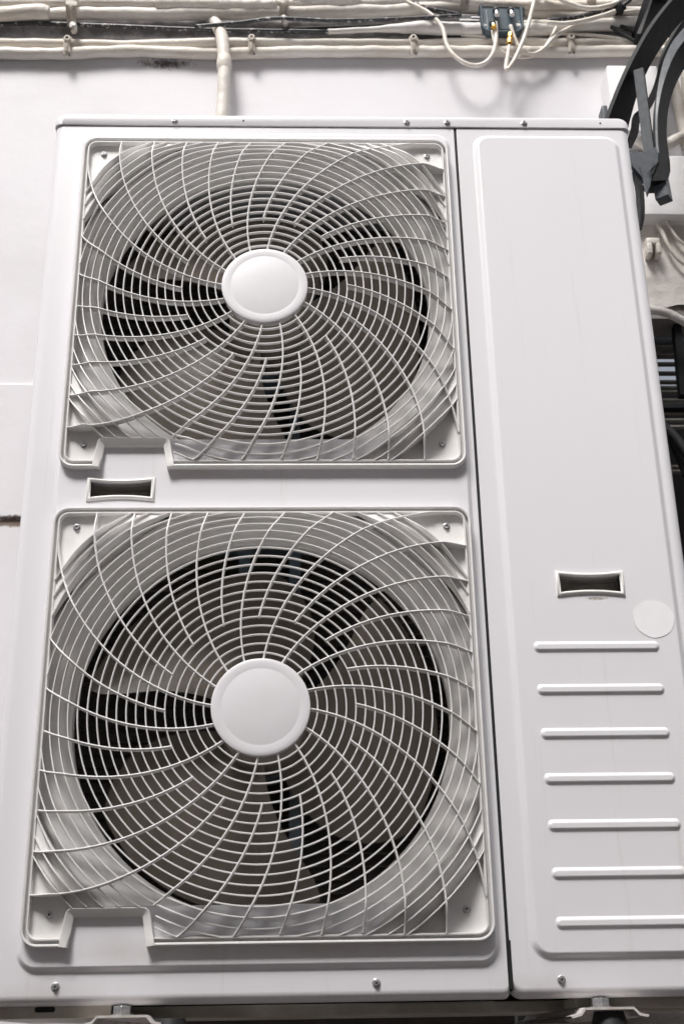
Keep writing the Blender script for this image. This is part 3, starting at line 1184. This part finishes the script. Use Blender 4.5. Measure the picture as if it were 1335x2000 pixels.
# the dark tangle tucked behind the upper pipes
blk = []
for i, (pts, Y, r, lb) in enumerate((
        ([(-100, 52), (60, 46), (200, 50), (400, 58), (640, 62)], 0.430, 0.0050, 'thin black cable sagging behind the top left pipes'),
        ([(380, 52), (470, 44), (540, 36), (660, 40), (800, 36), (900, 30)], 0.405, 0.0045, 'black cable running behind the pipes right of the vertical pipe'),
        ([(560, 56), (680, 52), (790, 47), (900, 44)], 0.435, 0.0035, 'thin black cable low in the shadow between the pipe rows'))):
    pipe('cable', lb, 'cable', pts, Y, r, M_bcable if i != 2 else M_black, 0.1, 40, 'black cables behind the pipes', 12, 8)
# vertical pipe with its joint
V = empty('vertical_pipe', at(433, 225, 0.41))
tag(V, 'cream painted vertical pipe with a swollen joint dropping behind the unit', 'pipe')
bm = bmesh.new()
path = dens([(384, 12), (402, 28), (422, 48), (434, 76), (438, 130), (437, 170), (434, 215), (431, 300)], [0.444, 0.442, 0.430, 0.411, 0.406, 0.410, 0.415, 0.42], 12)
tube(bm, path, 0.0132, 20, 0.07, 30, 3.0)
bmesh.ops.translate(bm, verts=bm.verts, vec=-V.location)
link('pipe', bm, M_pipe, V, 180)
bm = bmesh.new()
tube(bm, dens([(437, 112), (438, 122), (438, 132), (438, 142)], [0.408, 0.406, 0.406, 0.407], 8), lambda t: 0.0135 + 0.0032 * sin(pi * min(1, t * 1.1)), 20, 0.10, 40, 3.0)
bmesh.ops.translate(bm, verts=bm.verts, vec=-V.location)
link('pipe_joint', bm, M_pipe, V, 180)


# strap clamps over the upper bundle
def strap(px, w, ytop, ybot, Y0, label, tail):
    c = at(px, (ytop + ybot) / 2, Y0)
    t = empty('strap_clamp', c)
    tag(t, label, 'clamp', 'metal straps round the upper pipes')
    bm = bmesh.new()
    hw = w / 2
    a, b = at(px, ytop, Y0 - 0.004), at(px, ybot, Y0 + 0.012)
    rows = []
    for i in range(15):
        s = i / 14
        p = a.lerp(b, s)
        y = p.y - 0.010 * sin(pi * min(1, s * 1.0)) * (1 - 0.25 * sin(3 * pi * s))
        ww = hw * (1 - 0.25 * s) * (1 + 0.08 * noise.noise(Vector((px, s * 5, 0))))
        rows.append([bm.verts.new((p.x - ww, y, p.z)), bm.verts.new((p.x - ww * 0.1, y - 0.0015, p.z)), bm.verts.new((p.x + ww, y, p.z))])
    for r0, r1 in zip(rows, rows[1:]):
        bm.faces.new((r0[0], r0[1], r1[1], r1[0]))
        bm.faces.new((r0[1], r0[2], r1[2], r1[1]))
    bmesh.ops.solidify(bm, geom=bm.faces[:], thickness=0.003)
    bmesh.ops.translate(bm, verts=bm.verts, vec=-c)
    link('strap', bm, M_pipe, t, 60)
    if tail:
        bm = bmesh.new()
        q = at(px + 4, ybot + 8, 0.425)
        tube(bm, [at(px + 1, ybot - 4, Y0 + 0.01), at(px + 3, ybot + 3, 0.41), q], lambda s: 0.008 - 0.001 * s, 10, 0.25, 60, px)
        bmesh.ops.translate(bm, verts=bm.verts, vec=-c)
        link('anchor', bm, M_pipe2, t, 180)
    return t


strap(141, 0.026, -8, 52, 0.412, 'painted metal strap clamp round the pipes at upper left', True)
strap(553, 0.022, -6, 40, 0.412, 'painted metal strap clamp round the top pipes, just right of the vertical pipe', True)
strap(905, 0.022, -12, 22, 0.412, 'painted metal strap clamp on the top pipe, left of the splitter box', False)
strap(1152, 0.022, -10, 28, 0.408, 'painted metal strap clamp on the top pipes, right of the splitter box', False)


# saddle clips on the lower pair
def saddle(px, py, label, hole):
    c = at(px, py, 0.434)
    t = empty('pipe_clip', c)
    tag(t, label, 'clip', 'saddle clips on the lower pair of pipes')
    bm = bmesh.new()
    def L(x, z, y=0.0):
        return Vector((x, y, z))
    rows = []
    for i in range(17):
        s = i / 16
        z = 0.026 - 0.052 * s
        y = -0.0165 - 0.0035 * sin(pi * s) if 0.08 < s < 0.95 else -0.009
        w = 0.0068 + 0.0030 * math.exp(-((s - 0.28) / 0.14) ** 2)
        w *= 1 + 0.2 * noise.noise(Vector((px * 0.1, s * 4, 1)))
        rows.append([bm.verts.new((u * w, y + 0.005 * u * u + 0.0012 * noise.noise(Vector((u * 3, s * 9, px))), z)) for u in (-1, -0.5, 0, 0.5, 1)])
    for r0, r1 in zip(rows, rows[1:]):
        for k in range(4):
            bm.faces.new((r0[k], r0[k + 1], r1[k + 1], r1[k]))
    bmesh.ops.solidify(bm, geom=bm.faces[:], thickness=0.004)
    link('saddle', bm, M_pipe, t, 180)
    bm = bmesh.new()
    ring_pts = [Vector((0.0052 * cos(a), -0.0215, 0.0085 + 0.0052 * sin(a))) for a in [2 * pi * i / 14 for i in range(15)]]
    tube(bm, ring_pts, 0.0022, 8, 0.2, 90, px)
    link('clip_eye', bm, M_pipe, t, 180)
    if hole:
        bm = bmesh.new()
        lathe(bm, [(0.0, -0.0218), (0.0034, -0.0218), (0.0034, -0.018)], 14, (0, 0.0085))
        link('clip_hole', bm, M_seam, t)
    return t


saddle(134, 95, 'painted saddle clip with a dark hole, leftmost on the lower pipes', True)
saddle(492, 93, 'rounded painted saddle clip just right of the vertical pipe', False)
saddle(806, 93, 'painted saddle clip on the lower pipes, left of the hanging white cable loop', True)
saddle(1112, 91, 'painted saddle clip with a dark hole, nearest the black iron bracket', True)

# ------------------------------------------------------------------ signal splitter box with its connectors
SY = 0.412
sc = at(980, 32, SY)
S = empty('splitter_box', sc)
tag(S, 'blue-grey plastic cable splitter box hanging at the top among the pipes', 'splitter box')
def spart(name, bm, m, sm=None, parent=None):
    bmesh.ops.translate(bm, verts=bm.verts, vec=-sc)
    return link(name, bm, m, parent or S, sm)
k = 0.00108     # metres per photograph pixel here
def sp(px, py, dy=0.0):
    q = at(px, py, SY)
    return Vector((q.x, SY + dy, q.z))
bm = bmesh.new()
prev = None
a, b = sp(939, 62), sp(1018, -8)
for ins, y in ((0.004, 0.030), (0.0, 0.024), (0.0, 0.004), (0.002, 0.0), (0.006, 0.0), (0.008, 0.004)):
    lp = [bm.verts.new((x, SY + y, z)) for x, z in rrect(a.x + ins, a.z + ins, b.x - ins, b.z - ins, (0.024 - ins, 0.024 - ins, 0.014 - ins, 0.014 - ins), 8)]
    if prev:
        bridge(bm, prev, lp)
    prev = lp
bm.faces.new(prev)
spart('housing', bm, M_teal, 40)
bm = bmesh.new()
a2, b2 = sp(944, 58), sp(1012, 18)
box(bm, a2.x + 0.008, b2.x - 0.008, SY + 0.001, SY + 0.0035, a2.z + 0.003, b2.z, 0.001)
spart('face_plate', bm, M_teal)
for px in (944, 1019):
    bm = bmesh.new()
    q = sp(px, 14)
    bmesh.ops.create_cone(bm, segments=16, radius1=0.0062, radius2=0.0062, depth=0.028, cap_ends=True)
    bmesh.ops.translate(bm, verts=bm.verts, vec=(q.x, SY + 0.010, q.z))
    spart('mounting_lug', bm, M_teal, 40)
    bm = bmesh.new()
    bmesh.ops.create_cone(bm, segments=12, radius1=0.0035, radius2=0.0035, depth=0.004, cap_ends=True)
    bmesh.ops.translate(bm, verts=bm.verts, vec=(q.x, SY + 0.010, q.z - 0.0155))
    spart('lug_screw', bm, M_steel, 40)
for px, py in ((966, 24), (995, 24), (960, 48)):
    q = sp(px, py)
    bm = bmesh.new()
    tube(bm, [Vector((q.x, SY + 0.001, q.z + 0.004)), Vector((q.x, SY - 0.008, q.z + 0.002)), Vector((q.x, SY - 0.014, q.z - 0.010))], 0.0058, 14)
    spart('port', bm, M_black, 40)
    bm = bmesh.new()
    tube(bm, [Vector((q.x, SY - 0.012, q.z - 0.004)), Vector((q.x + 0.0004, SY - 0.015, q.z - 0.020))], 0.0046, 8)
    spart('plug', bm, M_steel, 40)
    bm = bmesh.new()
    tube(bm, [Vector((q.x + 0.0004, SY - 0.0148, q.z - 0.0190)), Vector((q.x + 0.0006, SY - 0.0158, q.z - 0.0235))], 0.0056, 12)
    spart('plug_collar', bm, M_brass if py > 40 else M_steel, 40)
# side connectors
for x0_, x1_, py, m in ((897, 932, 29, M_steel), (1022, 1070, 39, M_cable)):
    bm = bmesh.new()
    p0, p1_ = sp(x0_, py, 0.012), sp(x1_, py, 0.012)
    if m is M_steel:
        tube(bm, [p0, p0.lerp(p1_, .65)], 0.0082, 6)
        tube(bm, [p0.lerp(p1_, .65), p1_ + Vector((0.010, 0, 0))], 0.0058, 12)
    else:
        tube(bm, [p0 - Vector((0.01, 0, 0)), p0.lerp(p1_, .3), p0.lerp(p1_, .31), p1_], lambda t: 0.0082 if t < .5 else 0.0094, 14, 0.05, 90)
    spart('side_connector', bm, m, 40)

def cable(label, pts, Y, r, m=None, group='loose cables at the splitter box', lump=0.03):
    if isinstance(Y, list):
        Y = [min(0.419, y + 0.084) if y < 0.36 else y for y in Y]
    return pipe('cable', label, 'cable', pts, Y, r, m or M_cable, lump, 60, group, 10, 10)


cable('white cable hanging in a wide loop on the left of the splitter box', [(700, -40), (760, -18), (800, 6), (835, 24), (862, 52), (872, 88), (890, 112), (918, 127), (944, 124), (962, 104), (968, 74), (967, 44)],
      [0.34, 0.335, 0.33, 0.325, 0.32, 0.318, 0.315, 0.315, 0.315, 0.316, 0.318, 0.322], 0.0046)
cable('white cable folded in a tight narrow V below the splitter box', [(994, 88), (990, 112), (987, 132), (992, 134), (1006, 112), (1024, 70), (1038, 20), (1050, -30)],
      [0.318, 0.316, 0.314, 0.312, 0.310, 0.310, 0.312, 0.315], 0.0044)
cable('white cable curving right from the splitter box under the black cable', [(996, 50), (1004, 74), (1016, 96), (1038, 106), (1060, 96), (1080, 74), (1110, 55), (1150, 40), (1200, 26), (1260, 20)],
      [0.320, 0.322, 0.325, 0.33, 0.33, 0.33, 0.332, 0.335, 0.338, 0.34], 0.0042)
cable('thin white cable hanging in a shallow loop behind the amber connector', [(961, 60), (966, 84), (984, 104), (1020, 112), (1052, 104), (1070, 82), (1084, 56), (1090, 40)],
      [0.322, 0.325, 0.33, 0.335, 0.335, 0.335, 0.335, 0.335], 0.0036)
o = cable('black paint-spattered cable entering the splitter box from the left', [(770, -26), (800, 0), (825, 14), (860, 22), (898, 29)], [0.335, 0.335, 0.338, 0.342, 0.347], 0.0056, M_bcable)
o = cable('black paint-spattered cable leaving the splitter box to the right', [(1068, 41), (1100, 38), (1140, 31), (1180, 20), (1208, 14)], [0.347, 0.345, 0.34, 0.335, 0.33], 0.0062, M_bcable)
bm = bmesh.new()
tube(bm, dens([(1068, 44), (1100, 46), (1140, 40), (1180, 29), (1200, 22)], 0.400, 8), 0.0050, 10, 0.1, 60)
o = tag(link('cable', bm, M_cable, None, 180), 'cream cable strapped under the right-hand black cable', 'cable', 'loose cables at the splitter box')
# amber connector on the V cable
bm = bmesh.new()
c0, c1 = at(996, 66, 0.399), at(994, 84, 0.399)
tube(bm, [c0, c0.lerp(c1, .35)], 0.0062, 8)
tube(bm, [c0.lerp(c1, .38), c0.lerp(c1, .62)], 0.0048, 10)
tube(bm, [c0.lerp(c1, .64), c1], 0.0062, 8)
tag(link('cable_connector', bm, M_brass, None, 40), 'small amber ring connector on the white cable below the box', 'connector')
# black tape knot
bm = bmesh.new()
bmesh.ops.create_icosphere(bm, subdivisions=4, radius=0.0135)
c = at(1208, 16, 0.405)
for v_ in bm.verts:
    n_ = noise.noise(v_.co * 160) * 0.005 + noise.noise(v_.co * 420) * 0.002
    v_.co += v_.co.normalized() * n_
bmesh.ops.translate(bm, verts=bm.verts, vec=c)
tag(link('tape_knot', bm, M_black, None, 180), 'ragged black tape knot at the end of the black cable', 'tape')
# black cables crossing down to the right, behind
for i, (a, b) in enumerate((((1150, 22), (1240, 82)), ((1165, 28), (1260, 70)), ((1215, 12), (1243, -16)))):
    lb = ('black cable slanting steeply down behind the iron bracket', 'black cable slanting gently down behind the iron bracket',
          'short black cable rising from the tape knot')[i]
    cable(lb, [a, ((a[0] + b[0]) / 2, (a[1] + b[1]) / 2 + 2), b], 0.425 if i < 2 else 0.392, 0.0042, M_black, 'black cables beside the iron bracket')

cable('cream cable sagging out from under the top right bundle', [(1060, -20), (1110, 6), (1150, 16), (1190, 10), (1240, -12)], 0.395, 0.0050, M_pipe, 'painted cables on the right', 0.12)
cable('thin cream cable tucked between the two lower right pipes', [(900, 68), (980, 72), (1060, 66), (1140, 68), (1230, 78)], 0.432, 0.0040, M_pipe, 'painted cables on the right', 0.12)
cable('second thin painted cable sloping down at the right edge of the shaded wall', [(1300, 430), (1312, 452), (1326, 470), (1350, 486)], 0.432, 0.0030, M_pipe, 'painted cables on the right', 0.10)

# ------------------------------------------------------------------ right side: blocks, pipes, window
bm = bmesh.new()
a, b = at(1197, 235, 0.39), at(1283, 127, 0.39)
box(bm, a.x, b.x, 0.39, 0.449, at(1240, 258, 0.39).z, b.z, 0.006, 3)
tag(link('junction_box', bm, M_block, None, 40), 'white painted junction box behind the black iron bracket', 'box')
bm = bmesh.new()
a, b = at(1180, 420, 0.412), at(1330, 300, 0.412)
box(bm, a.x, 1.55, 0.412, 0.449, a.z, at(1300, 303, 0.412).z, 0.005, 3)
LED = link('stone_ledge', bm, M_block, None, 40)
tag(LED, 'thick white painted block projecting from the wall right of the unit', 'ledge')
# small clip hanging under the ledge, and the cable on it
bm = bmesh.new()
c = at(1275, 482, 0.425)
for a_, b_ in ((-0.0145, -0.0035), (0.0040, 0.0140)):
    box(bm, c.x + a_, c.x + b_, c.y - 0.006, c.y + 0.022, c.z - 0.019, c.z + 0.006, 0.003)
box(bm, c.x - 0.0140, c.x + 0.0135, c.y - 0.005, c.y + 0.022, c.z + 0.004, c.z + 0.019, 0.003)
tag(link('cable_clip', bm, M_pipe, None, 180), 'painted two-pronged clip fixed under the white block', 'clip')
cable('thin painted cable sloping down across the shaded lintel', [(1283, 438), (1294, 458), (1305, 482), (1322, 505), (1345, 522), (1380, 540)], 0.432, 0.0040, M_pipe, 'painted cables on the right')
cable('thick painted cable running over the top of the dark window', [(1235, 596), (1272, 605), (1300, 611), (1320, 620), (1345, 634), (1390, 660)], [0.44, 0.43, 0.425, 0.42, 0.42, 0.42], 0.0085, M_pipe2, 'painted cables on the right', 0.10)
# cream pipes between the iron bracket and the frame edge
pipe('conduit', 'short slanting cream pipe seen between the iron bars at the right edge', 'pipe', [(1300, 118), (1316, 170), (1328, 230), (1340, 290)], 0.43, 0.0115, M_pipe, 0.14, 30, GP)
pipe('conduit', 'cream pipe crossing just above the white block at the right edge', 'pipe', [(1235, 262), (1262, 284), (1300, 282), (1330, 268), (1370, 256)], 0.415, 0.0115, M_pipe, 0.16, 30, GP)
pipe('conduit', 'upright cream pipe close behind the right bar of the iron bracket', 'pipe', [(1340, 100), (1338, 150), (1345, 220), (1352, 300)], 0.42, 0.0105, M_pipe, 0.14, 30, GP)
pipe('conduit', 'pair-like cream pipe stub dropping beside the cover corner', 'pipe', [(1236, 200), (1242, 236), (1252, 270), (1262, 292)], 0.42, 0.0085, M_pipe, 0.14, 30, GP)
pipe('conduit', 'thin cream pipe slanting down behind the bracket foot', 'pipe', [(1226, 258), (1245, 280), (1266, 292), (1300, 300)], 0.43, 0.0060, M_pipe, 0.14, 30, GP)

# louvred shutter deep in the window
Wn = empty('louvred_vent', at(1330, 900, 0.55))
tag(Wn, 'dark window with grey metal louvres right of the unit', 'louvred window')
def wpart(name, bm, m, sm=None):
    bmesh.ops.translate(bm, verts=bm.verts, vec=-Wn.location)
    return link(name, bm, m, Wn, sm)
bm = bmesh.new()
a, b = at(1270, 662, 0.52), at(1340, 645, 0.52)
box(bm, ox0, ox1, 0.52, 0.56, a.z, b.z, 0.002)
wpart('top_rail', bm, M_galv)
for py in (678, 694, 711, 729, 746, 757, 766, 782, 806, 821, 834, 912, 921):
    p = at(1300, py, 0.54)
    bm = bmesh.new()
    box(bm, ox0, ox1, 0.535, 0.548, p.z - 0.002, p.z + 0.002, 0.0005)
    wpart('louvre', bm, M_louvre)
# window bars (painted iron) standing in front of the louvres
Gr = empty('window_grille', at(1320, 700, 0.47))
tag(Gr, 'black iron window grille bars in front of the louvred window', 'window grille')
def gpart(name, bm, m, sm=None):
    bmesh.ops.translate(bm, verts=bm.verts, vec=-Gr.location)
    return link(name, bm, m, Gr, sm)
bm = bmesh.new()
a, b, c, d = at(1314, 622, 0.47), at(1328, 622, 0.47), at(1345, 770, 0.47), at(1328, 770, 0.47)
e_ = Vector((0, 0.02, 0))
hexa(bm, [a, b, b + e_, a + e_, d, c, c + e_, d + e_])
gpart('upright_bar', bm, M_iron)
bm = bmesh.new()
a, b = at(1285, 786, 0.47), at(1360, 797, 0.47)
box(bm, ox0, 1.4, 0.47, 0.49, b.z, a.z, 0.002)
gpart('cross_bar', bm, M_iron)
cable('thick black cable curving down across the dark window', [(1268, 815), (1290, 830), (1312, 850), (1330, 872), (1360, 915)], 0.465, 0.0100, M_black, 'black cables in the window')
cable('second black cable steeper across the dark window', [(1280, 815), (1300, 842), (1320, 880), (1340, 930)], 0.490, 0.0080, M_black, 'black cables in the window')

# ------------------------------------------------------------------ black wrought-iron bracket at the upper right
IY = 0.24
B = empty('iron_bracket', at(1290, 340, IY))
tag(B, 'black wrought-iron bracket with curved bars at the upper right of the unit', 'bracket')
def ipart(name, bm, m, sm=None):
    bmesh.ops.translate(bm, verts=bm.verts, vec=-B.location)
    return link(name, bm, m, B, sm)


def band(name, left, right, YL, YR_, th, m, m2=None, sub=8):
    """curved flat bar: its visible face lies between the left and the right pixel edge, thickness th away from the viewer"""
    Lp = catmull([at(p[0], p[1], YL) for p in left], sub)
    Rp = catmull([at(p[0], p[1], YR_) for p in right], sub)
    bm = bmesh.new()
    rows = []
    for i, (l, r) in enumerate(zip(Lp, Rp)):
        t = (Lp[min(i + 1, len(Lp) - 1)] - Lp[max(i - 1, 0)]).normalized()
        nrm = t.cross(r - l).normalized()
        if nrm.y < 0:
            nrm = -nrm
        rows.append([bm.verts.new(l), bm.verts.new(r), bm.verts.new(r + nrm * th), bm.verts.new(l + nrm * th)])
    for a, b in zip(rows, rows[1:]):
        for j in range(4):
            bm.faces.new((a[j], b[j], b[(j + 1) % 4], a[(j + 1) % 4]))
    bm.faces.new(rows[0]); bm.faces.new(rows[-1])
    es = [e for e in bm.edges if e.calc_face_angle(0) > 0.9]
    bmesh.ops.bevel(bm, geom=es, offset=0.0012, segments=2, affect='EDGES')
    return ipart(name, bm, m, 40)


# wide arched bar (its underside faces the street)
band('arched_bar', [(1168, 290), (1187, 232), (1211, 170), (1238, 112), (1272, 52), (1312, 0), (1360, -50)],
     [(1216, 290), (1230, 232), (1247, 176), (1272, 122), (1302, 76), (1338, 34), (1390, -10)], IY - 0.01, IY + 0.035, 0.009, M_iron)
# bar behind it, towards the top edge
band('rear_bar', [(1250, 66), (1262, 32), (1272, 2), (1284, -40)], [(1262, 60), (1290, 30), (1318, 0), (1352, -40)], IY + 0.05, IY + 0.08, 0.008, M_iron)
# right-hand S bar: lighter edge and dark broad side
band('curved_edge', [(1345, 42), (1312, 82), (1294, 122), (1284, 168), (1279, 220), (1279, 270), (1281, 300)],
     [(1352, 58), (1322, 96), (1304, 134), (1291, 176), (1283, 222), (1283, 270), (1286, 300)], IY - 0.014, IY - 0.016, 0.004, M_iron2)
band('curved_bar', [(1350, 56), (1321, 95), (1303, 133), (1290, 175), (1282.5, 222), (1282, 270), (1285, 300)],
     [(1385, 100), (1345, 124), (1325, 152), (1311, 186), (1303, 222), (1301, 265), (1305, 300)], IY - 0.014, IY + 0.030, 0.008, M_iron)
# thin far bar of the scroll
band('thin_scroll', [(1345, 20), (1318, 62), (1296, 104), (1286, 150), (1276, 180), (1258, 212), (1240, 228), (1236, 250), (1228, 280)],
     [(1356, 32), (1328, 74), (1306, 112), (1293, 152), (1282, 186), (1268, 214), (1250, 234), (1245, 262), (1232, 290)], IY + 0.05, IY + 0.07, 0.006, M_iron)
# diagonal square strut with its two visible sides
def strut(name, top, bot, w, m, dy0=0.0, dy1=0.0, ang=0.6):
    a, b = at(top[0], top[1], IY + dy0), at(bot[0], bot[1], IY + dy1)
    t = (b - a).normalized()
    u = t.cross(Vector((0, 1, 0))).normalized()
    w_ = t.cross(u)
    uu = u * cos(ang) + w_ * sin(ang)
    ww = -u * sin(ang) + w_ * cos(ang)
    h = w / 2
    cs = [uu * sx * h + ww * sz * h for sx, sz in ((-1, -1), (1, -1), (1, 1), (-1, 1))]
    bm = bmesh.new()
    hexa(bm, [a + c for c in cs] + [b + c for c in cs])
    bmesh.ops.bevel(bm, geom=bm.edges[:], offset=0.0012, segments=2, affect='EDGES')
    return ipart(name, bm, m, 40)


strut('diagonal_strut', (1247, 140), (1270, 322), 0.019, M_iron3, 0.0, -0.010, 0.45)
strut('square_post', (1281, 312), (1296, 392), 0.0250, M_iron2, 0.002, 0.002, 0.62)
# forged collar and gusset plate
bm = bmesh.new()
cp = [(1283, 298), (1304, 300), (1307, 312), (1303, 322), (1308, 334), (1305, 346), (1299, 352), (1270, 353), (1261, 344), (1266, 338), (1277, 330), (1284, 316)]
fr = [bm.verts.new(at(x, y, IY - 0.019)) for x, y in cp]
bk = [bm.verts.new(v_.co + Vector((0.002, 0.040, 0.002))) for v_ in fr]
n = len(fr)
for i in range(n):
    bm.faces.new((fr[i], fr[(i + 1) % n], bk[(i + 1) % n], bk[i]))
bmesh.ops.triangulate(bm, faces=[bm.faces.new(fr), bm.faces.new(bk)])
ipart('forged_collar', bm, M_iron, 30)
bm = bmesh.new()
gp_ = [(1229, 300), (1236, 297), (1262, 297), (1280, 286), (1284, 300), (1284, 316), (1276, 330), (1262, 338), (1268, 352), (1269, 362), (1262, 376), (1256, 350), (1250, 330), (1243, 321), (1229, 318)]
fr = [bm.verts.new(at(x, y, IY - 0.022)) for x, y in gp_]
bk = [bm.verts.new(v_.co + Vector((0.004, 0.016, 0.0))) for v_ in fr]
n = len(fr)
for i in range(n):
    j = (i + 1) % n
    bm.faces.new((fr[i], fr[j], bk[j], bk[i]))
ff = [bm.faces.new(fr), bm.faces.new(bk)]
bmesh.ops.triangulate(bm, faces=ff)
ipart('gusset_plate', bm, M_iron2, 30)
band('lower_scroll', [(1236, 334), (1243, 350), (1248, 380), (1250, 420), (1247, 450)], [(1244, 330), (1252, 350), (1257, 380), (1258, 420), (1252, 450)], IY + 0.05, IY + 0.075, 0.008, M_iron)
bm = bmesh.new()
c = at(1180, 215, IY + 0.02)
box(bm, c.x - 0.005, c.x + 0.006, c.y, c.y + 0.03, c.z - 0.035, c.z + 0.012, 0.002)
ipart('fixing_lug', bm, M_iron2, 40)
# arm fixing the bracket to the wall
bm = bmesh.new()
c = at(1300, -60, IY)
box(bm, c.x - 0.02, c.x + 0.02, IY + 0.02, WY - 0.001, c.z - 0.02, c.z + 0.02, 0.002)
ipart('wall_arm', bm, M_iron)
